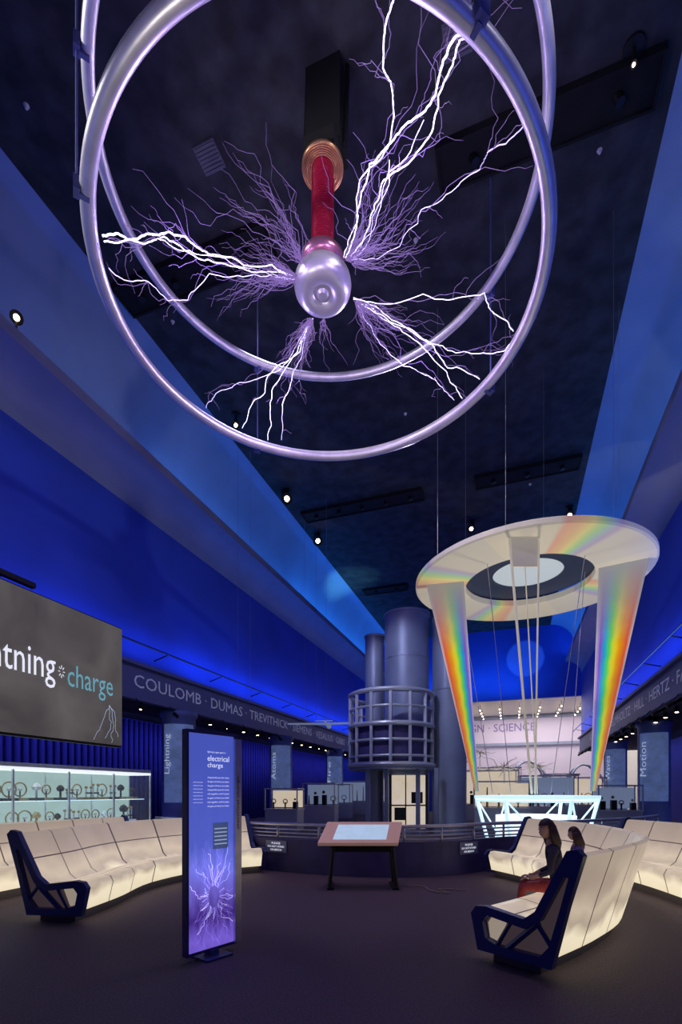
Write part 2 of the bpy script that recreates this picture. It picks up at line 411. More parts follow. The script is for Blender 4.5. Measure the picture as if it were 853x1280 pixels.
b=B().lathe([(.82,.22),(1.55,.22),(1.55,.3),(.82,.3)],(pc.x,pc.y,zD),64,closed=True); b.out('inner_dark_ring',[mat('inner_ring_blue',(.03,.05,.13),.5)],g)
B().lathe([(.82,.26),(.82,.3),(.1,.34)],(pc.x,pc.y,zD),64).out('reflector',[M['reflect']],g)
def panel(top,wt,bot,wb,flip,name='spectrum_panel'):
    d=Vector((-(top.x),-(top.y),0)).normalized()
    r=Vector((-d.y,d.x,0)); r=-r if r.dot(Vector((1,0,0)))<0 else r
    n=12; vs=[]
    for i in range(n+1):
        t=i/n; c=bot.lerp(top,t); w=wb+(wt-wb)*t
        for sx in (-.5,.5): vs.append(c+r*w*sx)
    fs=[(2*i,2*i+1,2*i+3,2*i+2) for i in range(n)]
    k=len(vs); vs2=[v-d*.05 for v in vs]; 
    fs2=[tuple(j+k for j in reversed(f)) for f in fs]
    side=[(2*i,2*i+2,2*i+2+k,2*i+k) for i in range(n)]+[(2*i+1,2*i+1+k,2*i+3+k,2*i+3) for i in range(n)]+[(0,k,k+1,1),(2*n,2*n+1,2*n+1+k,2*n+k)]
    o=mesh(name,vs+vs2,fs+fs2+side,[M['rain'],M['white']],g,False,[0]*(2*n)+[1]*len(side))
    uvl=o.data.uv_layers.new(name='UVMap')
    for l in o.data.loops:
        vi=l.vertex_index%k; u=vi%2; v=(vi//2)/n
        uvl.data[l.index].uv=((1-u) if flip else u, v)
    return o
tb=1.46
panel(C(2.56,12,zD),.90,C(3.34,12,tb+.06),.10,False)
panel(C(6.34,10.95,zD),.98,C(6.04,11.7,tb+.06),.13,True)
M['mast']=mat('mast_white',(.8,.76,.62),.4,em=(.8,.72,.5),es=.3)  # warm light on the mast put in as its own emission
b=B(); nt_=C(3.72,9.9,zD); nb=C(4.30,10.9,tb)
rx=C(1,0)*.30; 
b.tube([nt_-rx,nb-rx*.12],.026,8); b.tube([nt_+rx,nb+rx*.12],.018,8)
b.tube([C(4.1,10.9,zD+.1),nb+rx*.3],.014,8)
b.out('mast_frame',[M['mast']],g)
b=B(); dy=C(0,.03); v=[nt_-rx,nt_+rx,nt_+rx*.9+(nb-nt_)*.1,nt_-rx*.9+(nb-nt_)*.1]
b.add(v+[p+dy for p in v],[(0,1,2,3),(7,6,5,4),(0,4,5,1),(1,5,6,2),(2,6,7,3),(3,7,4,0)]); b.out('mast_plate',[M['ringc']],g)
b=B()
for i in range(6):
    a=i*math.pi/3+.3; b.tube([(pc.x+2.2*math.cos(a),pc.y+2.2*math.sin(a),zD+.15),(pc.x+2.2*math.cos(a),pc.y+2.2*math.sin(a),13.49)],.004,5)
for p0,p1 in ((C(3.9,11.2,tb),C(3.3,11.0,zD)),(C(4.9,11.4,tb),C(5.3,10.6,zD)),(C(5.4,11.6,tb),C(5.7,11.4,zD)),(C(3.7,11.9,tb),C(3.0,12.4,zD))):
    b.tube([p0,p1],.008,6)
b.out('cables',[M['steel']],g)
g=group('glass_exhibit_table',(pc.x,pc.y,0)); tcn=C(4.62,11.6)
b=B().prism([(tcn.x+1.4*math.cos(i*math.pi/3),tcn.y+1.4*math.sin(i*math.pi/3)) for i in range(6)],1.34,1.42); b.out('glass_top',[M['glasslit']],g)
b=B()
P=lambda r,aa,z:(tcn.x+r*math.cos(aa),tcn.y+r*math.sin(aa),z)
for i in range(6):
    a=i*math.pi/3; a2=a+math.pi/3
    b.tube([P(1.35,a,1.34),P(1.0,a,0)],.04,8); b.tube([P(1.35,a,1.34),P(1.0,a2,0)],.02,8); b.tube([P(1.35,a,1.3),P(1.35,a2,1.3)],.03,8)
b.out('frame',[M['glasslit']],g); B().prism([(tcn.x+.9*math.cos(i*math.pi/3),tcn.y+.9*math.sin(i*math.pi/3)) for i in range(6)],0,.95).out('drum',[M['coolp']],g)

# ------------------------------------------------------------ round tower with caged balcony
g=group('observation_tower',tuple(C(2.4,18.5)))
def cylc(b,x,y,r,z0,z1,mi=0,n=36):
    c=C(x,y); b.lathe([(r,z0),(r,z1)],(c.x,c.y,0),n,mi)
b=B(); cylc(b,2.45,18.2,.82,0,8.0); cylc(b,1.3,18.9,.36,0,7.45); cylc(b,4.0,18,.62,0,7.9); cylc(b,2.45,18.2,.86,8.0,8.08); cylc(b,1.3,18.9,.4,7.45,7.53)
cylc(b,2.45,18.2,.84,6.4,6.45); cylc(b,4.0,18,.645,5.2,5.25)
o=b.out('shafts',[M['tower']],g,True); auto_smooth(o)
bc=C(1.85,18.0); b=B()
def arcring(z,r,n=48): return [(bc.x+r*math.cos(2*math.pi*i/n),bc.y+r*math.sin(2*math.pi*i/n),z) for i in range(n)]
for z,r,th in ((5.0,1.52,.09),(4.45,1.52,.05),(3.85,1.52,.09),(3.3,1.52,.05),(2.75,1.52,.05),(2.45,1.52,.1)): b.tube(arcring(z,r),th,8,0,True)
for i in range(14):
    a=2*math.pi*i/14; b.box(-.05,.05,-.05,.05,2.4,5.0,0,Matrix.Translation((bc.x+1.52*math.cos(a),bc.y+1.52*math.sin(a),0)))
b.out('balcony_cage',[M['cage']],g)
B().lathe([(1.55,2.3),(1.55,2.42),(.5,2.42)],(bc.x,bc.y,0),40).out('balcony_floor',[M['tower']],g)
B().lathe([(1.4,2.42),(1.4,3.85)],(bc.x,bc.y,0),40).out('balcony_wall',[M['navypanel']],g)
b=B()
for xx in (.95,1.6,2.7,3.35): 
    c=C(xx,17.1); b.box(c.x-.07,c.x+.07,c.y-.07,c.y+.07,0,2.35)
b.out('posts',[M['tower']],g)
c0=C(2.3,17.4); T=Matrix.Translation(c0)@Matrix.Rotation(A,4,'Z')
B().box(-.55,.75,-.05,.05,.2,2.1,0,T).out('lit_window',[M['warmbox']],g)
b=B(); b.box(-.02,.02,-.08,-.05,.2,2.1,0,T); b.box(-.55,.75,-.08,-.05,1.0,1.05,0,T); b.box(-.58,-.5,-.08,-.03,.2,2.12,0,T); b.box(.7,.78,-.08,-.03,.2,2.12,0,T)
b.box(-.4,.0,-.09,-.06,.5,.95,0,T); b.box(.2,.6,-.09,-.06,1.1,1.5,0,T)
b.out('window_frame',[M['dark']],g)

# ------------------------------------------------------------ projection screen (left)
g=group('projection_screen',(-6.8,5,3.4))
def screen_mat():
    m,nt,bs=new_mat('screen_image'); ge=nt.nodes.new('ShaderNodeNewGeometry'); n=nt.nodes.new('ShaderNodeTexNoise'); n.inputs['Scale'].default_value=.9; n.inputs['Detail'].default_value=7; n.inputs['Distortion'].default_value=.6
    nt.links.new(ge.outputs['Position'],n.inputs['Vector']); r=nt.nodes.new('ShaderNodeValToRGB')
    r.color_ramp.elements[0].position=.35; r.color_ramp.elements[0].color=(.052,.046,.044,1); r.color_ramp.elements[1].position=.75; r.color_ramp.elements[1].color=(.11,.10,.095,1)
    nt.links.new(n.outputs['Fac'],r.inputs['Fac']); nt.links.new(r.outputs['Color'],bs.inputs['Emission Color']); bs.inputs['Emission Strength'].default_value=1; bs.inputs['Base Color'].default_value=(.02,.02,.02,1); return m
M['scr']=screen_mat()
B().box(-6.86,-6.8,2.3,7.16,2.36,4.5).out('display',[M['scr']],g)
b=B(); b.box(-6.95,-6.86,2.25,7.2,2.32,4.54)
for y in (3.0,5.8): b.tube([(-6.95,y,3.6),(-10.45,y,4.7)],.05,8)
b.out('frame',[M['dark']],g)
text('word_lightning','lightning',(-6.785,4.36,3.12),(0,1,0),(0,0,1),1.40,.58,M['text'],g)
text('word_charge','charge',(-6.785,5.98,3.10),(0,1,0),(0,0,1),.95,.48,M['teal'],g)
b=B()
for k in range(8):
    a=k*math.pi/4; b.tube([(-6.785,5.87+.03*math.cos(a),3.42+.05*math.sin(a)),(-6.785,5.87+.06*math.cos(a),3.42+.1*math.sin(a))],.006,4)
b.out('spark_icon',[M['text']],g)
b=B()
for e in ((6.5,2.4),(6.75,2.45),(7.05,2.5),(6.9,2.38)): bolt(b,[Vector((-6.79,6.85,3.05)),Vector((-6.79,(6.85+e[0])/2+.05,2.8)),Vector((-6.79,e[0],e[1]))],.006,.004,0,.12,3)
for v in b.v: v.x=-6.785+(v.x+6.785)*.02
b.out('screen_lightning',[M['btext']],g)
g=group('lighting_track',(-7.55,4,4.94)); b=B(); b.box(-7.6,-7.5,2,6.0,4.9,4.98)
for y in (2.5,5.5): b.tube([(-7.55,y,4.94),(-10.45,y,5.0)],.03,6)
b.out('rail',[M['dark']],g)

# ------------------------------------------------------------ display case with instruments
g=group('display_case',(-8.2,7,0))
y0,y1=2.6,9.15
B().box(-8.5,-7.85,y0,y1,0,.78).out('base_cabinet',[M['navypanel']],g)
b=B(); b.box(-8.5,-7.85,y0,y1,.78,.84); b.box(-8.5,-7.85,y0,y1,1.88,1.93)
b.out('light_boxes',[M['coolp']],g)
b=B()
y=y0
while y<=y1+.01:
    for x in (-8.48,-7.87): b.box(x-.015,x+.015,y-.015,y+.015,.84,1.88)
    y+=(y1-y0)/6
b.box(-8.5,-7.85,y0,y1,1.93,2.0); b.out('frame',[M['steel']],g)
b=B(); b.box(-8.49,-8.47,y0,y1,.84,1.88); b.out('lit_back',[mat('case_back',(.05,.07,.1),.4,em=(.45,.66,.60),es=.7,noise=.5,nscale=2)],g)
b=B(); b.box(-7.862,-7.858,y0,y1,.84,1.88); b.out('glass_front',[M['glass']],g)
b=B(); b.box(-8.4,-7.95,y0+.1,y1-.1,1.33,1.345); b.out('glass_shelf',[M['glasslit']],g)
b=B(); y=y0+.2
while y<y1-.15:
    for zb in (.84,1.345):
        k=random.random(); x=-8.15+random.uniform(-.08,.08); s=random.uniform(.7,1.1)
        mi=random.choice((0,0,1,2))
        b.box(x-.1,x+.1,y-.09*s,y+.09*s,zb,zb+.05,mi)
        if k<.35:
            b.lathe([(.02,zb+.05),(.02,zb+.2*s),(.07*s,zb+.22*s),(.09*s,zb+.28*s),(.05*s,zb+.34*s),(.01,zb+.36*s)],(x,y,0),12,random.choice((0,1,2)))
        elif k<.7:
            pts=[(x,y+.12*s*math.cos(a*math.pi/8),zb+.2+.12*s*math.sin(a*math.pi/8)) for a in range(16)]
            b.tube(pts,.014,6,0,True); b.tube([(x,y,zb+.05),(x,y,zb+.2)],.012,6,2); b.ball((x,y,zb+.2),.035,1)
        else:
            for q in (-.06,.06): b.tube([(x,y+q,zb+.05),(x,y+q,zb+.26*s)],.012,6,1); b.ball((x,y+q,zb+.28*s),.03,0)
            b.box(x-.03,x+.03,y-.06,y+.06,zb+.12,zb+.15,2)
    y+=random.uniform(.2,.28)
b.out('instruments',[M['brass'],M['steel'],M['dark']],g,False)

# ------------------------------------------------------------ illuminated benches
def bench_mat():
    m,nt,bs=new_mat('bench_lit_acrylic'); ge=nt.nodes.new('ShaderNodeNewGeometry'); sp=nt.nodes.new('ShaderNodeSeparateXYZ'); nt.links.new(ge.outputs['Position'],sp.inputs[0])
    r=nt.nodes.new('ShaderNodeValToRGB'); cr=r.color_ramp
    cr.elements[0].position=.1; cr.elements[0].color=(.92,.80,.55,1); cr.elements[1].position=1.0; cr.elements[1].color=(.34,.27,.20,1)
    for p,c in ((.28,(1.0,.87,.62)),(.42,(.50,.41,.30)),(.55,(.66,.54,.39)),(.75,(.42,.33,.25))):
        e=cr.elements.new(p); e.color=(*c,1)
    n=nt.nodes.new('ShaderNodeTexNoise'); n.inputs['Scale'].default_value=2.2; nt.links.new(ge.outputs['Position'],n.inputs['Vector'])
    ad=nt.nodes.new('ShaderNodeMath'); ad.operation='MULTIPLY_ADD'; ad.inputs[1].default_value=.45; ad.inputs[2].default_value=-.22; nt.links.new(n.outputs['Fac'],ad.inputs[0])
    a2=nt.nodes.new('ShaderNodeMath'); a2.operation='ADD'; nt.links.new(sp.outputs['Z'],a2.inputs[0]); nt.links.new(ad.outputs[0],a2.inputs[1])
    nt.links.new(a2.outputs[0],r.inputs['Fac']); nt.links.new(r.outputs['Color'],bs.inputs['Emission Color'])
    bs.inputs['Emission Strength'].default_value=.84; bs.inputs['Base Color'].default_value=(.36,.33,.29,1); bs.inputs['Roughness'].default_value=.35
    return m
M['bench']=bench_mat(); M['nose']=mat('bench_nose_glow',(.6,.5,.4),.5,em=(.8,.66,.48),es=.35)
PROF=[(.06,.13),(0.0,.38),(.04,.455),(.12,.46),(.5,.40),(.58,.46),(.84,1.0),(.88,1.02),(.92,1.0),(.80,.62),(.66,.13)]
def bench(path,side,caps=(True,True)):
    P2=[C(*p) for p in path]; L=sum((P2[i+1]-P2[i]).length for i in range(len(P2)-1)); n=max(2,round(L/.62))
    mid=sum(P2,Vector())/len(P2)
    g=group('illuminated_bench',(mid.x,mid.y,0))
    us=[]
    for j in range(n):
        us+=[(j/n,1),((j+.028)/n,0),((j+.33)/n,0),((j+.66)/n,0)]
    us.append((1,0))
    def fr(u):
        p=catat(P2,u); t=(catat(P2,min(1,u+.01))-catat(P2,max(0,u-.01))).normalized()
        return p,t,Vector((t.y,-t.x,0))*side
    vs=[]
    prof=[];seamk=set()
    for i,(o,z) in enumerate(PROF):
        prof.append((o,z))
        if i in (3,5):
            nx=PROF[i+1]; 
            prof.append((o+(nx[0]-o)*.47,z+(nx[1]-z)*.47)); seamk.add(len(prof)-1); prof.append((o+(nx[0]-o)*(.51 if i==3 else .495),z+(nx[1]-z)*(.51 if i==3 else .495)))
    K=len(prof)
    for u,_ in us:
        p,t,N=fr(u)
        for o,z in prof: vs.append(p+N*o+Vector((0,0,z)))
    fs=[];mi=[]
    for i in range(len(us)-1):
        for k in range(K):
            k2=(k+1)%K; fs.append((i*K+k,i*K+k2,(i+1)*K+k2,(i+1)*K+k)); mi.append(1 if (us[i][1] or k in seamk) else 0)
    fs+=[tuple(range(K)),tuple(range((len(us)-1)*K,len(us)*K))]; mi+=[2,2]
    mesh('lit_shell',vs,fs,[M['bench'],M['seam'],M['recess']],g,False,mi)
    vs=[]
    m_=len(us)
    for u,_ in us:
        p,t,N=fr(u)
        for o,z in ((.14,0),(.14,.13),(.58,.13),(.58,0)): vs.append(p+N*o+Vector((0,0,z)))
    fs=[(i*4+k,i*4+(k+1)%4,(i+1)*4+(k+1)%4,(i+1)*4+k) for i in range(m_-1) for k in range(4)]+[(0,1,2,3),((m_-1)*4,(m_-1)*4+1,(m_-1)*4+2,(m_-1)*4+3)]
    mesh('plinth',vs,fs,M['plinth'],g)
    for e,u in enumerate((0,1)):
        if not caps[e]: continue
        p,t,N=fr(u); d=-t if u==0 else t
        OUT=[(.02,.08),(-.05,.40),(.0,.47),(.10,.485),(.46,.44),(.56,.52),(.82,1.04),(.90,1.06),(.95,1.01),(.83,.6),(.70,.08)]
        tri=[(.22,.16),(.10,.20),(.07,.34),(.12,.405),(.47,.36),(.605,.45),(.80,.84),(.835,.83),(.77,.58),(.68,.26),(.60,.16)]
        b=B(); n_=len(OUT)
        def pt(q,dd): return p+N*q[0]+Vector((0,0,q[1]))+d*dd
        vv=[pt(q,.07) for q in OUT]+[pt(q,.07) for q in tri]+[pt(q,0) for q in OUT]+[pt(q,0.0) for q in tri]
        ff=[]
        for i in range(n_):
            j=(i+1)%n_
            ff+=[(i,j,n_+j,n_+i),(i,2*n_+i,2*n_+j,j),(n_+i,n_+j,3*n_+j,3*n_+i)]
        b.add(vv,ff,0)
        b.tube([pt((.30,.15),.04),pt((.58,.43),.04)],.03,6,0); b.tube([pt((.34,.40),.04),pt((.20,.15),.04)],.02,6,0); b.tube([pt((.56,.43),.04),pt((.70,.24),.04)],.02,6,0)
        b.add([pt(q,.006) for q in ((.11,.2),(.09,.33),(.13,.39),(.28,.375),(.2,.18))],[(0,1,2,3,4)],1)
        b.out('end_frame_%d'%e,[M['navy'],M['nose']],g)
    return fr
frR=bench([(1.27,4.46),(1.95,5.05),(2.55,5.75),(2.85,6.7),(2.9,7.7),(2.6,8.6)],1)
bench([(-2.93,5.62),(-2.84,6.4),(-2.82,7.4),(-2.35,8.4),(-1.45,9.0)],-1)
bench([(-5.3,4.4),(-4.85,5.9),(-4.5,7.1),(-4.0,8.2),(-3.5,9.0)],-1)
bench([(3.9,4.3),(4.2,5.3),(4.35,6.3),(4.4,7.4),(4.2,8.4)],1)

# ------------------------------------------------------------ curved balustrade
bp=[C(*p) for p in ((-4.4,11.6),(-2.6,10.3),(-1.2,9.3),(.4,8.65),(1.8,8.75),(3.2,9.6),(4.8,10.15),(6.6,11.2),(8.2,12.6))]
cp=cat(bp,64); g=group('curved_balustrade',tuple(cp[32]))
b=B()
for z,r in ((.66,.016),(.73,.016),(.80,.016),(.89,.034)): b.tube([p+Vector((0,0,z)) for p in cp],r,8)
for i in range(0,65,4): b.box(-.02,.02,-.02,.02,.58,.88,0,Matrix.Translation(cp[i]))
b.out('rails',[M['steel']],g,True)
vs=[]
for i,p in enumerate(cp):
    t=(cp[min(64,i+1)]-cp[max(0,i-1)]).normalized(); N=Vector((t.y,-t.x,0))
    for o,z in ((.05,0),(.05,.62),(-.05,.62),(-.05,0)): vs.append(p+N*o+Vector((0,0,z)))
fs=[(i*4+k,i*4+(k+1)%4,(i+1)*4+(k+1)%4,(i+1)*4+k) for i in range(64) for k in range(4)]+[(0,1,2,3),(256,257,258,259)]
mesh('panel_wall',vs,fs,M['navypanel'],g)
for px in (349,584):
    X=(px-426.5)/F
    best=min(cp,key=lambda q:abs((q.x*ca+q.y*sa)/(-q.x*sa+q.y*ca)-X))
    i=cp.index(best); t=(cp[i+1]-cp[i-1]).normalized(); N=Vector((t.y,-t.x,0))
    gs=group('notice_plaque',tuple(best+N*.06+Vector((0,0,.5))))
    q=best+N*.055+Vector((0,0,.36)); v=[q-t*.24,q+t*.24,q+t*.24+Vector((0,0,.22)),q-t*.24+Vector((0,0,.22))]
    B().add(v+[x+N*.012 for x in v],[(0,1,2,3),(4,5,6,7),(0,1,5,4),(1,2,6,5),(2,3,7,6),(3,0,4,7)]).out('plate',[M['tower']],gs)
    for k,wd in enumerate(('PLEASE','DO NOT STAND','ON BENCH')):
        w=(.2,.38,.26)[k]; text('line_%d'%k,wd,q+N*.015-t*w/2+Vector((0,0,.155-.062*k)),t,(0,0,1),w,.036,M['text'],gs)

# ------------------------------------------------------------ touch kiosk
kc=C(.34,7.75); K0=Matrix.Translation(kc)@Matrix.Rotation(A,4,'Z'); g=group('touchscreen_kiosk',tuple(kc))
TT=K0@Matrix.Translation((0,0,.84))@Matrix.Rotation(math.radians(33),4,'X')
b=B(); b.prism([(-.70,-.27),(.54,-.27),(.66,.27),(-.56,.27)],-.03,.03,0,TT); b.out('sloped_top',[M['orange']],g)
B().prism([(-.47,-.19),(.36,-.19),(.44,.19),(-.38,.19)],.03,.036,0,TT).out('touch_screen',[M['screen']],g)
b=B()
for sx in (-1,1):
    for y in (-.18,.2):
        b.tube([K0@Vector((sx*.46,y,.72+y*.5)),K0@Vector((sx*.52,y*1.2,0.02))],.03,8)
    b.box(sx*.5-.05,sx*.5+.05,-.3,.3,0,.03,0,K0)
b.box(-.5,.5,-.02,.02,.55,.66,0,K0); b.out('legs',[M['dark']],g)
b=B(); b.tube([p+Vector((0,0,.012)) for p in cat([C(1.05,7.8),C(1.3,7.7),C(1.35,7.35),C(1.6,7.2),C(1.5,7.5),C(1.9,7.4)],30)],.009,6); b.out('power_cable',[M['seam']])

# ------------------------------------------------------------ freestanding graphic sign
pL,pR=C(-1.335,4.22),C(-.985,4.66); tx=(pR-pL).normalized(); nn=Vector((tx.y,-tx.x,0)); W_=(pR-pL).length
g=group('information_sign',tuple((pL+pR)/2))
def sp_(u,z,d=0): return pL+tx*u+nn*d+Vector((0,0,z))
def slab(b,u0,u1,z0,z1,d0,d1,mi=0):
    vs=[sp_(u,z,d) for d in (d0,d1) for z in (z0,z1) for u in (u0,u1)]
    b.add(vs,[(0,1,3,2),(4,5,7,6),(0,1,5,4),(2,3,7,6),(0,2,6,4),(1,3,7,5)],mi)
b=B(); slab(b,0,W_,.06,2.05,-.07,0); b.out('body',[M['navypanel']],g)
b=B(); slab(b,W_*.90,W_+.02,.08,2.0,0,.03); b.out('edge_strip',[M['steel']],g)
def sign_mat():
    m,nt,bs=new_mat('sign_graphic'); uv=nt.nodes.new('ShaderNodeUVMap'); sp=nt.nodes.new('ShaderNodeSeparateXYZ'); nt.links.new(uv.outputs['UV'],sp.inputs[0])
    r=nt.nodes.new('ShaderNodeValToRGB'); cr=r.color_ramp
    cr.elements[0].position=0; cr.elements[0].color=(.07,.04,.28,1); cr.elements[1].position=1; cr.elements[1].color=(.06,.09,.44,1)
    for p,c in ((.14,(.18,.11,.6)),(.26,(.05,.02,.2)),(.36,(.14,.10,.5)),(.48,(.17,.19,.75)),(.6,(.08,.11,.52))):
        e=cr.elements.new(p); e.color=(*c,1)
    nz=nt.nodes.new('ShaderNodeTexNoise'); nz.inputs['Scale'].default_value=6; nz.inputs['Detail'].default_value=6; nt.links.new(uv.outputs['UV'],nz.inputs['Vector'])
    ma=nt.nodes.new('ShaderNodeMath'); ma.operation='MULTIPLY_ADD'; ma.inputs[1].default_value=.22; nt.links.new(nz.outputs['Fac'],ma.inputs[0]); nt.links.new(sp.outputs['Y'],ma.inputs[2])
    nt.links.new(ma.outputs[0],r.inputs['Fac']); nt.links.new(r.outputs['Color'],bs.inputs['Emission Color']); nt.links.new(r.outputs['Color'],bs.inputs['Base Color']); bs.inputs['Emission Strength'].default_value=.95; return m
o=mesh('graphic_panel',[sp_(.02,.09,.004),sp_(W_*.9,.09,.004),sp_(W_*.9,2.02,.004),sp_(.02,2.02,.004)],[(0,1,2,3)],sign_mat(),g)
uvl=o.data.uv_layers.new(name='UVMap')
for l in o.data.loops: uvl.data[l.index].uv=[(0,0),(1,0),(1,1),(0,1)][l.vertex_index]
text('title_1','electrical',sp_(.21,1.78,.008),tx,(0,0,1),.24,.05,M['text'],g)
text('title_2','charge',sp_(.21,1.71,.008),tx,(0,0,1),.17,.055,M['text'],g)
text('title_0','lightning: a giant spark of',sp_(.21,1.85,.008),tx,(0,0,1),.2,.02,M['text'],g)
random.seed(3)
for k in range(8): text('body_%d'%k,random.choice(['charge builds up as the clouds','rub together until it jumps','the giant coil above you makes']),sp_(.21,1.62-.037*k,.008),tx,(0,0,1),.24,.018,M['text'],g)
for k in range(7): text('note_%d'%k,'watch how the spark',sp_(.06,1.58-.03*k,.008),tx,(0,0,1),.1,.011,M['text'],g)
b=B(); slab(b,.27,.44,.98,1.22,.004,.007); b.out('inset_picture',[M['banner']],g)
b=B()
for k in range(5): slab(b,.285,.425,1.02+k*.035,1.03+k*.035,.007,.009)
b.out('inset_caption',[M['btext']],g)
b=B(); ctr=Vector((.28,.55))
for k in range(90):
    a=random.uniform(0,2*math.pi); L=random.uniform(.15,.54)
    e=ctr+Vector((math.cos(a)*L*.6,math.sin(a)*L)); e.x=min(max(e.x,.03),W_*.88); e.y=max(e.y,.1)
    st=ctr+Vector((math.cos(a)*.06,math.sin(a)*.10))
    pts=jag(Vector((st.x,st.y,0)),Vector((e.x,e.y,0)),.12,4)+[Vector((e.x,e.y,0))]
    rr=random.choice((.001,.001,.0012,.0015,.0018,.0024))
    b.tube([sp_(min(max(q.x,.02),W_*.89),q.y,.006) for q in pts],[rr*(.4+.8*i/len(pts)) for i in range(len(pts))],4,0 if rr>.0017 else 1)
b.out('graphic_lightning',[mat('printed_lightning',(.8,.75,1),.5,em=(.75,.68,1),es=.9),mat('printed_lightning_violet',(.5,.4,.9),.5,em=(.40,.30,.9),es=.65)],g)
text('side_text','electrical charge',sp_(W_*.93,1.15,.034)+tx*.035,(0,0,1),-tx,.5,.035,M['navy'],g)
b=B(); slab(b,W_*.25,W_*.75,0,.02,-.22,.1); slab(b,W_*.42,W_*.58,.02,.07,-.08,.02); b.out('foot',[M['navy']],g)

# ------------------------------------------------------------ people
skinm=mat('skin',(.55,.33,.24),.5); hairm=mat('dark_brown_hair',(.05,.026,.017),.5,noise=.4,nscale=40); topm=mat('navy_cotton',(.03,.028,.055),.85,noise=.3,nscale=30); redm=mat('red_cotton',(.38,.05,.05),.85,noise=.2,nscale=30); shoem=mat('shoe_leather',(.03,.03,.035),.5); grn=mat('violet_top',(.13,.09,.28),.85); denim=mat('denim',(.04,.06,.15),.85); eyem=mat('eye_white',(.8,.8,.8),.3); lipm=mat('lips',(.45,.14,.12),.4)
def person(name,loc,face,sc,seat,topmat,botmat,lean=0.1,longhair=True,headyaw=0):
    fdir=Vector(face).normalized(); ang=math.atan2(-fdir.x,fdir.y)
    T=Matrix.Translation((loc.x,loc.y,seat))@Matrix.Rotation(ang,4,'Z')@Matrix.Scale(sc,4)
    foot=-seat/sc
    g=group(name,(loc.x,loc.y,seat))
    V=[];E=[];R=[];TAG=[]
    def v(p,r,par=None,tag=0):
        V.append(Vector(p)); R.append(r); TAG.append(tag)
        if par is not None: E.append((par,len(V)-1))
        return len(V)-1
    ly=lambda z:lean*z
    pel=v((0,0,.11),(.15,.115),None,1); wa=v((0,ly(.27),.28),(.125,.095),pel); ch=v((0,ly(.42),.44),(.15,.10),wa); up_=v((0,ly(.54),.55),(.11,.075),ch); nk=v((0,ly(.6)+.01,.62),(.048,.048),up_,2); v((0,ly(.66)+.025,.69),(.045,.045),nk,2)
    hands=[]
    for s in (-1,1):
        hp=v((s*.09,.04,.10),(.095,.09),pel,1); mt=v((s*.11,.24,.10),(.08,.078),hp,1); kn=v((s*.10,.44,.09),(.06,.06),mt,1); cf=v((s*.10,.46,(.09+foot+.09)/2+.05),(.05,.052),kn,1); an=v((s*.10,.43,foot+.10),(.034,.036),cf,1); bl=v((s*.11,.52,foot+.045),(.04,.032),an,3); v((s*.12,.60,foot+.035),(.034,.026),bl,3)
        sh=v((s*.155,ly(.54),.53),(.062,.06),up_); ub=v((s*.19,ly(.4)+.05,.41),(.045,.045),sh); el=v((s*.205,.12,.30),(.038,.038),ub); fa=v((s*.16,.24,.24),(.032,.032),el); wr=v((s*.105,.32,.205),(.022,.020),fa,2); pa=v((s*.085,.37,.195),(.034,.017),wr,2)
        hands.append((Vector((s*.085,.375,.195)),s))
    me=bpy.data.meshes.new('body'); me.from_pydata(V,E,[])
    o=bpy.data.objects.new('body',me); S.collection.objects.link(o)
    sm=o.modifiers.new('s','SKIN'); sm.use_smooth_shade=True
    for i,sv in enumerate(me.skin_vertices[0].data): sv.radius=R[i]; sv.use_root=(i==0)
    su=o.modifiers.new('u','SUBSURF'); su.levels=2
    bpy.context.view_layer.update()
    m2=bpy.data.meshes.new_from_object(o.evaluated_get(bpy.context.evaluated_depsgraph_get())); bpy.data.objects.remove(o)
    mats=[topmat,botmat,skinm,shoem]; m2.materials.clear()
    for x in mats: m2.materials.append(x)
    segs=[(V[a],V[c],TAG[c] if not(TAG[a]==1 and TAG[c]==0) else 0) for a,c in E]
    for p in m2.polygons:
        p.use_smooth=True; c=p.center; best=9;tg=0
        for a,d,t in segs:
            ab=d-a; k=max(0,min(1,(c-a).dot(ab)/ab.length_squared)); q=(a+ab*k-c).length
            if q<best: best=q; tg=t
        p.material_index=tg
    m2.transform(T); link(bpy.data.objects.new('body',m2),g)
    for hc,s in hands:
        V=[hc+Vector((0,-.01,0))];E=[];R=[(.016,.012)]
        for k,(ox,L) in enumerate(((-.024,.06),(-.008,.072),(.008,.068),(.024,.052))):
            pv=0
            for q,(fy,fz) in enumerate(((.03,.002),(.03+L*.45,.0),(.03+L*.8,-.018),(.03+L,-.036))):
                V.append(hc+Vector((ox*(-s),fy-.01,fz))); R.append((.0095-.001*q,.009-.001*q)); E.append((pv,len(V)-1)); pv=len(V)-1
        pv=0
        for q,(tx_,ty,tz) in enumerate(((.022,.0,0),(.042,.018,-.005),(.048,.038,-.012))):
            V.append(hc+Vector((-s*tx_,ty-.01,tz))); R.append((.011-.001*q,.010-.001*q)); E.append((pv,len(V)-1)); pv=len(V)-1
        me=bpy.data.meshes.new('hand'); me.from_pydata(V,E,[]); o=bpy.data.objects.new('hand',me); S.collection.objects.link(o)
        o.modifiers.new('s','SKIN').use_smooth_shade=True
        for i,sv in enumerate(me.skin_vertices[0].data): sv.radius=R[i]; sv.use_root=(i==0)
        o.modifiers.new('u','SUBSURF').levels=1
        bpy.context.view_layer.update(); m2=bpy.data.meshes.new_from_object(o.evaluated_get(bpy.context.evaluated_depsgraph_get())); bpy.data.objects.remove(o)
        m2.materials.clear(); m2.materials.append(skinm); m2.transform(T); link(bpy.data.objects.new('hand',m2),g)
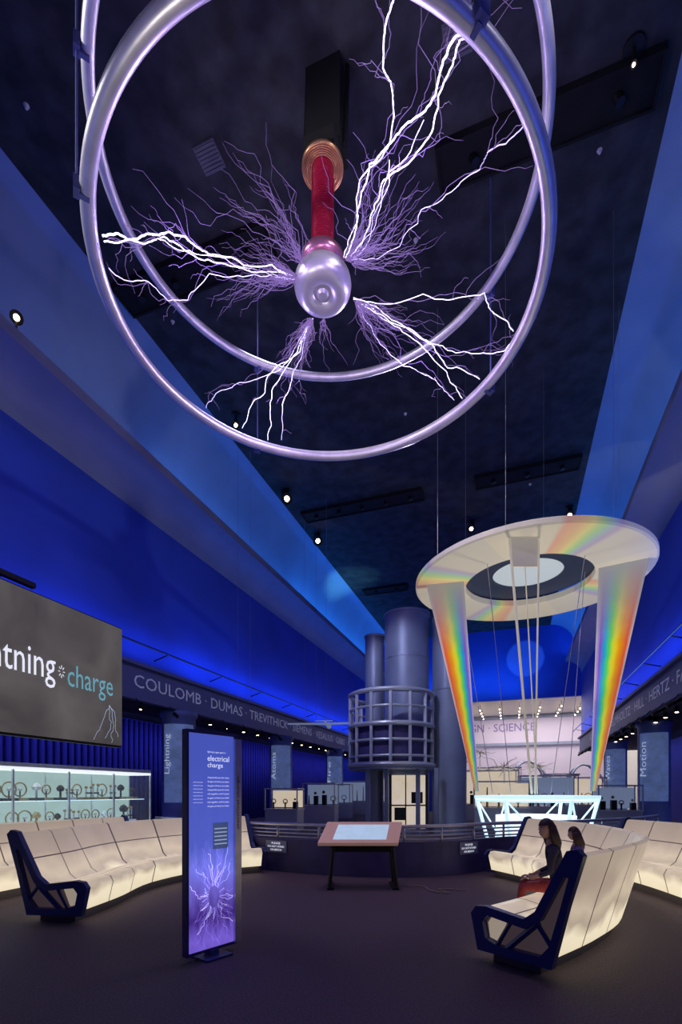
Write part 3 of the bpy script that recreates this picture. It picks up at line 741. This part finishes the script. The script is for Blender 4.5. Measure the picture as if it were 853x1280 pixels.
    H=T@Matrix.Translation((0,ly(.7)+.04,.79))@Matrix.Rotation(headyaw,4,'Z')@Matrix.Rotation(math.radians(-12),4,'X')
    b=B(); sb=B().ball((0,0,0),1,n=24,k=16)
    vs=[]
    for q in sb.v:
        x,y,z=q; w=.075*(1-.25*max(0,-z)) ; yy=.092
        X=x*w; Y=y*yy+(.012 if (y>0 and z<-.2) else 0); Z=z*.115
        if y>0: Y*= (.93 if z>-.1 else .95)
        vs.append(H@Vector((X,Y,Z)))
    b.add(vs,sb.f,0)
    b.add([H@Vector(q) for q in ((-.011,.08,.012),(.011,.08,.012),(.016,.083,-.03),(-.016,.083,-.03),(0,.108,-.026),(0,.086,.02))],[(0,1,5),(0,5,4,3),(1,2,4,5),(3,4,2)],0)
    for s in (-1,1):
        b.ball((s*.03,.078,.012),.012,2,10,6,H,(1,.6,.7)); b.ball((s*.03,.0855,.012),.0055,3,8,5,H,(1,.5,1)); b.ball((s*.076,-.002,-.005),.024,0,10,6,H,(.35,.7,1.1))
        b.tube([H@Vector((s*.018,.086,.035)),H@Vector((s*.045,.076,.036))],.0035*sc,5,3)
    b.ball((0,.084,-.058),.02,1,10,6,H,(1,.35,.35))
    b.out('head',[skinm,lipm,eyem,hairm],g,True)
    b=B(); sb=B().ball((0,0,0),1,n=28,k=18); vs=[H@Vector((q.x*.088,q.y*.102-.012,q.z*.122+.012)) for q in sb.v]
    keep=[]
    for f in sb.f:
        c=sum((sb.v[i] for i in f),Vector())/len(f)
        if c.z>.32 or (c.y<.15 and c.z>-.75): keep.append(f)
    b.add(vs,keep,0)
    if longhair:
        for k in range(15):
            a=math.pi*(1.0+k/14); x=math.cos(a)*.078; y=math.sin(a)*.085-.01
            b.tube([H@Vector((x,y,.03)),H@Vector((x*1.08,y*1.1,-.08)),H@Vector((x*1.05,y*1.2-.01,-.2)),H@Vector((x*.8,y*1.1-.01,-.29))],[.024*sc,.03*sc,.028*sc,.008*sc],7)
    b.out('hair',[hairm],g,True)
    return g
p,t,N=frR(.235); person('seated_woman',p+N*.26,-N-t*.45,.84,.455,topm,redm,.18,True,.5)
p,t,N=frR(.46); person('seated_girl',p+N*.26,-N-t*.2,.68,.455,grn,denim,.12,True,-.4)

# ------------------------------------------------------------ far gallery and exhibits
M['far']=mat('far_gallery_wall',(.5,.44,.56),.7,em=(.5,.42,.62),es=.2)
B().box(-5.0,9.0,46,46.3,0,9.5).out('wall_far_gallery',[M['far']])
B().box(-5.0,9.0,38.3,46,8.3,8.5).out('ceiling_far_gallery',[M['white']])
B().box(-5.0,-4.7,38.3,46,0,8.3).out('wall_far_gallery_left',[M['white']])
B().box(8.7,9.0,38,46,0,8.3).out('wall_far_gallery_right',[M['white']])
g=group('science_lettering',(-1,45.9,7)); M['lav']=mat('lavender_letters',(.2,.15,.4),.5)
text('letters','DESIGN · SCIENCE',(-5.4,45.95,6.9),(1,0,0),(0,0,1),7.3,.7,M['lav'],g)
b=B(); b.box(-4.7,8.7,45.7,45.99,5.6,5.85); b.box(-4.7,8.7,45.7,45.99,8.0,8.3); b.out('trim_1',[M['tower']])
random.seed(11)
def exhibit_stand(x,y,w,d,h,kind):
    c=C(x,y); g=group('exhibit_vitrine' if kind==0 else 'exhibit_lightbox',tuple(c))
    T=Matrix.Translation(c)@Matrix.Rotation(A*.3,4,'Z')
    b=B(); b.box(-w/2,w/2,-d/2,d/2,0,.8,0,T); b.box(-w/2-.03,w/2+.03,-d/2-.03,d/2+.03,.8,.86,0,T)
    for sx in (-1,1):
        for sy in (-1,1): b.box(sx*w/2-.02,sx*w/2+.02,sy*d/2-.02,sy*d/2+.02,.86,h,0,T)
    b.box(-w/2-.03,w/2+.03,-d/2-.03,d/2+.03,h,h+.05,0,T); b.out('frame',[M['cage']],g)
    b=B(); b.box(-w/2+.03,w/2-.03,d/2-.04,d/2-.02,.9,h-.04,0,T); b.out('lit_back',[M['warmbox'] if kind else M['dimcase']],g)
    b=B(); xx=-w/2+.2
    while xx<w/2-.15:
        k=random.random(); s=random.uniform(.5,1.0)*min(1.4,(h-.9))
        if k<.4: b.box(xx-.06,xx+.1*s+.05,-.1,.1,.86,.86+s*.5,0,T); b.ball((xx,0,.9+s*.6),.08*s,1,T=T)
        elif k<.7: b.tube([T@Vector((xx+.16*s*math.cos(a*math.pi/8),0,1.05+.16*s+.16*s*math.sin(a*math.pi/8))) for a in range(16)],.02,6,1,True); b.tube([T@Vector((xx,0,.86)),T@Vector((xx,0,1.1))],.03,6)
        else: b.lathe([(.12,.86),(.05,.9),(.02,.9+s*.8)],(xx,0,0),10,1,T)
        xx+=random.uniform(.25,.5)
    b.out('specimens',[M['dark'],M['brass']],g)
for x,y,w,d,h,k in ((-2.2,19,1.3,.8,1.6,1),(-1.0,24,1.6,.8,1.9,0),(-.2,28,1.6,.8,1.9,0),(6.6,20,2.2,.8,1.9,1),(9.3,22,2.4,.8,2.2,0),(9.9,17.5,1.4,.8,1.7,0),(7.8,26,3,1,2.6,1),(3.6,30,2.6,1,2.4,1),(12.4,25,2,.8,2.2,1),(9.8,31,3,1,3.0,1),(1.2,33,3.0,1,2.2,0)): exhibit_stand(x,y,w,d,h,k)
M['pale']=mat('pale_lit_sculpture',(.7,.66,.6),.5,em=(.8,.75,.7),es=.3)
for (x,y,z) in ((7.0,29,3.4),(8.4,29.5,3.9),(11.2,28,3.0),(7.9,23.6,2.7)):
    c=C(x,y); g=group('branching_wire_sculpture',(c.x,c.y,z)); b=B()
    for k in range(30):
        a=random.uniform(0,6.28); L=random.uniform(.4,1.2); e=c+Vector((math.cos(a)*L,math.sin(a)*L*.5,z+random.uniform(-.5,.5)))
        bolt(b,[Vector((c.x,c.y,z)),e],.018,.006,k%2,.14,2)
    b.tube([(c.x,c.y,0),(c.x,c.y,z)],.04,8); b.out('branches',[M['pale'],M['brass']],g)
for (s_,t_,r) in ((-2.4,41.5,1.6),(1.2,42.4,2.0),(5.2,41.5,1.8)):
    c=Vector((s_,t_,0)); g=group('kinetic_arch_sculpture',tuple(c)); b=B()
    for q in range(3):
        T=Matrix.Translation(c)@Matrix.Rotation(q*.5-.4,4,'Z'); b.tube([T@Vector((r*math.cos(a*math.pi/14),0,max(.09,r*2.0*math.sin(a*math.pi/14)))) for a in range(15)],.08,8)
    b.ball((c.x,c.y,r*.8),.4); b.tube([(c.x,c.y,0),(c.x,c.y,r*.8)],.06,8); b.out('arches',[M['tower']],g,True)
b=B()
for i in range(9):
    for j in range(4):
        x=-3.8+i*1.45; y=39.5+j*1.6; b.tube([(x,y,7.9),(x,y,8.29)],.02,5,0); b.ball((x,y,7.85),.05,1,8,6)
b.out('gallery_pendant_lamps',[M['dark'],M['warm']])
c=C(-.6,20,4.3); g=group('hanging_glider_model',tuple(c)); T=Matrix.Translation(c)@Matrix.Rotation(A-.1,4,'Z'); b=B()
b.prism([(-1.6,.0),(0,.28),(1.4,.0),(1.4,-.12),(0,-.1),(-1.6,-.1)],-.02,.03,0,T); b.tube([T@Vector((0,-.7,0)),T@Vector((0,.9,0))],[.03,.1],8); b.box(-.35,.35,-.8,-.65,0,.02,0,T)
b.out('airframe',[M['dimcase']],g); B().tube([c,Vector((c.x,c.y,13.49))],.005,5).out('wire',[M['tower']],g)
for (px,py) in ((500,975),(700,972)):
    y=24; X=(px-426.5)*y/F; z=EYE+(HZ-py)*y/F; c=C(X,y,z); g=group('parasol_frame',tuple(c)); b=B()
    for k in range(8):
        a=k*math.pi/4; b.tube([(c.x,c.y,z-.35),(c.x+.9*math.cos(a),c.y+.9*math.sin(a),z+.15)],.02,6)
    b.tube([(c.x+.9*math.cos(a*.2618),c.y+.9*math.sin(a*.2618),z+.15) for a in range(24)],.025,6,0,True); b.tube([(c.x,c.y,0),(c.x,c.y,z)],.04,8); b.out('frame',[M['steel']],g)
for (x,y,z) in ((-3.6,17,2.8),(-3.2,17.2,2.8),(-1.6,21.4,3),(-1.1,21.6,3)):
    c=C(x,y); B().tube([(c.x,c.y,z+1.5),(c.x,c.y,13.49)],.005,5).out('suspension_wire',[M['tower']])

# ------------------------------------------------------------ ceiling spotlights (fixtures + lamp helper)
def lamp(kind,name,loc,target,energy,col,**k):
    L=bpy.data.lights.new(name,kind); L.energy=energy; L.color=col
    for a,v in k.items(): setattr(L,a,v)
    o=bpy.data.objects.new(name,L); o.location=loc
    d=Vector(target)-Vector(loc); o.rotation_euler=d.to_track_quat('-Z','Y').to_euler(); S.collection.objects.link(o); return o
def fixture(p,target,mi='warm',sz=.2,top=ZC):
    g=group('spotlight_fixture',tuple(p)); d=(Vector(target)-Vector(p)).normalized(); p=Vector(p)
    b=B(); b.tube([p-d*sz*1.3,p-d*sz*.9,p-d*sz*.2,p+d*sz*.6],[sz*.35,sz*.55,sz*.6,sz*.75],14); b.tube([p-Vector((0,0,0)),Vector((p.x,p.y,top-.01))],.025,6)
    b.tube([Vector((p.x,p.y,top-.05)),Vector((p.x,p.y,top-.01))],.16 if top>12 else .08,14); b.out('housing',[M['dark']],g)
    b=B(); b.tube([p+d*sz*.6,p+d*(sz*.6+.012)],sz*.33,14); b.out('lens',[M[mi]],g)
fixt=[((358,622),(0,6,0),.30),((397,675),(-1,8,1),.30),((590,660),(-3,6,0),.24),((295,530),(-4,6,1),.16),((793,80),(-1,2,1),.07),((726,640),(0,10,0),.24)]
for (px,py),tg,sz in fixt:
    q=PL(px,py,11.7); q.x=min(q.x,2.3); fixture((q.x,q.y,13.2),tg,'warm',sz)
fixture((-9.75,7.35,11.4),(-3,3,3),'warm',.17,11.0)

# ------------------------------------------------------------ lighting
def strip(name,x,z,tx_,tz,e,col,w=.25,y0=T0+.5,y1=T1-.5):
    o=lamp('AREA',name,(x,(y0+y1)/2,z),(tx_,(y0+y1)/2,tz),e,col,shape='RECTANGLE',size=w,size_y=w)
    d=Vector((tx_-x,0,tz-z)).normalized(); zax=-d; yax=Vector((0,1,0)); xax=yax.cross(zax)
    o.matrix_world=Matrix.Translation((x,(y0+y1)/2,z))@Matrix((xax,yax,zax)).transposed().to_4x4()
    o.data.size=w; o.data.size_y=y1-y0
AZ=(.03,.30,1.0)
for sgx,tgx in ((-9.85,-10.1),(3.85,4.1)):
    strip('cove_strip_near',sgx,11.1,tgx,12.3,13,(.12,.32,1.0),y0=T0+.5,y1=12)
    strip('cove_strip_mid',sgx,11.1,tgx,12.3,40,AZ,y0=12,y1=22)
    strip('cove_strip_far',sgx,11.1,tgx,12.3,140,AZ,y0=22,y1=T1-.4)
strip('wall_wash_left',-10.0,5.5,-10.6,7.4,240,(.04,.15,1.0))
strip('wall_wash_left_far',-10.0,5.5,-10.6,7.4,200,(.03,.18,1.0),y0=14)
strip('wall_wash_right',4.0,5.5,4.6,7.4,330,(.05,.17,1.0))
strip('aisle_strip_left',-12.6,4.2,-13.8,2.0,210,(.3,.3,1.0))
strip('aisle_strip_right',7.0,4.2,8.0,2.0,170,(.35,.45,1.0))
lamp('AREA','end_wall_wash',(-3,36.2,8.9),(-3,38,11.5),170,(.04,.32,1),shape='RECTANGLE',size=9,size_y=.3)
lamp('SPOT','blue_disc_spot',(1,24,8),(.9,38,11.2),4500,(.2,.65,1),spot_size=math.radians(11),spot_blend=.3,shadow_soft_size=.02)
q=PL(437,725,12)
lamp('SPOT','teal_ceiling_spot',(-1,22,4),(q.x,q.y,13.5),5000,(.2,.7,.8),spot_size=math.radians(16),spot_blend=.9,shadow_soft_size=.02)
lamp('AREA','far_gallery_light',(2,42,8.2),(2,42,0),750,(1,.92,.84),shape='RECTANGLE',size=9,size_y=5)
lamp('SPOT','exhibit_light',(1,27,12.8),(2,27,0),1500,(1,.92,.82),spot_size=math.radians(50),spot_blend=.8,shadow_soft_size=.02)
for k in range(4):
    a=k*math.pi/2+.5+A
    lamp('POINT','arc_fill',(cx+2.0*math.cos(a),cy+2.0*math.sin(a),9.1),(cx,cy,0),55,(.60,.42,1.0),shadow_soft_size=.01)  # tiny unseen points added among the arcs to light the rings violet
for loc,e,c in (((-9.2,2.0,11.6),1100,(.95,.93,1.0)),((3.2,4.0,11.4),700,(.95,.9,1.0)),((-3,16,11.5),1200,(.8,.7,1.0)),((-6,1,3.0),500,(1,.95,.9)),((-1.5,1.0,4.0),400,(.9,.75,1))):
    lamp('SPOT','ring_fill',loc,(cx,cy,zA+.8),e,c,spot_size=math.radians(46),spot_blend=.7,shadow_soft_size=.15)  # added spots without fixtures, to brighten the strike rings
lamp('SPOT','prism_uplight',(tcn.x,tcn.y,1.6),(pc.x,pc.y,8),400,(1,.88,.68),spot_size=math.radians(75),spot_blend=.4,shadow_soft_size=.08)
lamp('SPOT','prism_front',(-2,5,12.9),(pc.x,pc.y,4.5),600,(1,.93,.8),spot_size=math.radians(40),spot_blend=.5,shadow_soft_size=.1)
for (x,y),e,c in (((-3,4),420,(.55,.5,1)),((0,8),300,(.9,.62,.7)),((-5,10),320,(.55,.5,1)),((-3,9),400,(.9,.68,.8)),((-4,17),600,(.6,.6,1)),((1,17),500,(.8,.8,1))):
    lamp('SPOT','ceiling_down',(x,y,13.0),(x,y,0),e,c,spot_size=math.radians(60),spot_blend=.8,shadow_soft_size=.1)
lamp('SPOT','tower_light',tuple(C(-1,12,9)),tuple(C(2.4,18.2,4.5)),900,(.65,.7,1),spot_size=math.radians(45),spot_blend=.6,shadow_soft_size=.1)
w=bpy.data.worlds.new('World'); S.world=w; w.use_nodes=True
w.node_tree.nodes['Background'].inputs[0].default_value=(.12,.18,.6,1); w.node_tree.nodes['Background'].inputs[1].default_value=.05

# ------------------------------------------------------------ camera (17 mm shift lens, held level)
cd=bpy.data.cameras.new('camera'); co=bpy.data.objects.new('camera',cd); S.collection.objects.link(co); S.camera=co
cd.sensor_fit='VERTICAL'; cd.sensor_height=36; cd.sensor_width=24; cd.lens=F/1280*36; cd.shift_y=350/1280; cd.clip_end=200; cd.clip_start=.05
co.location=(0,0,EYE); co.rotation_euler=(math.pi/2,0,A)
S.view_settings.view_transform='Standard'
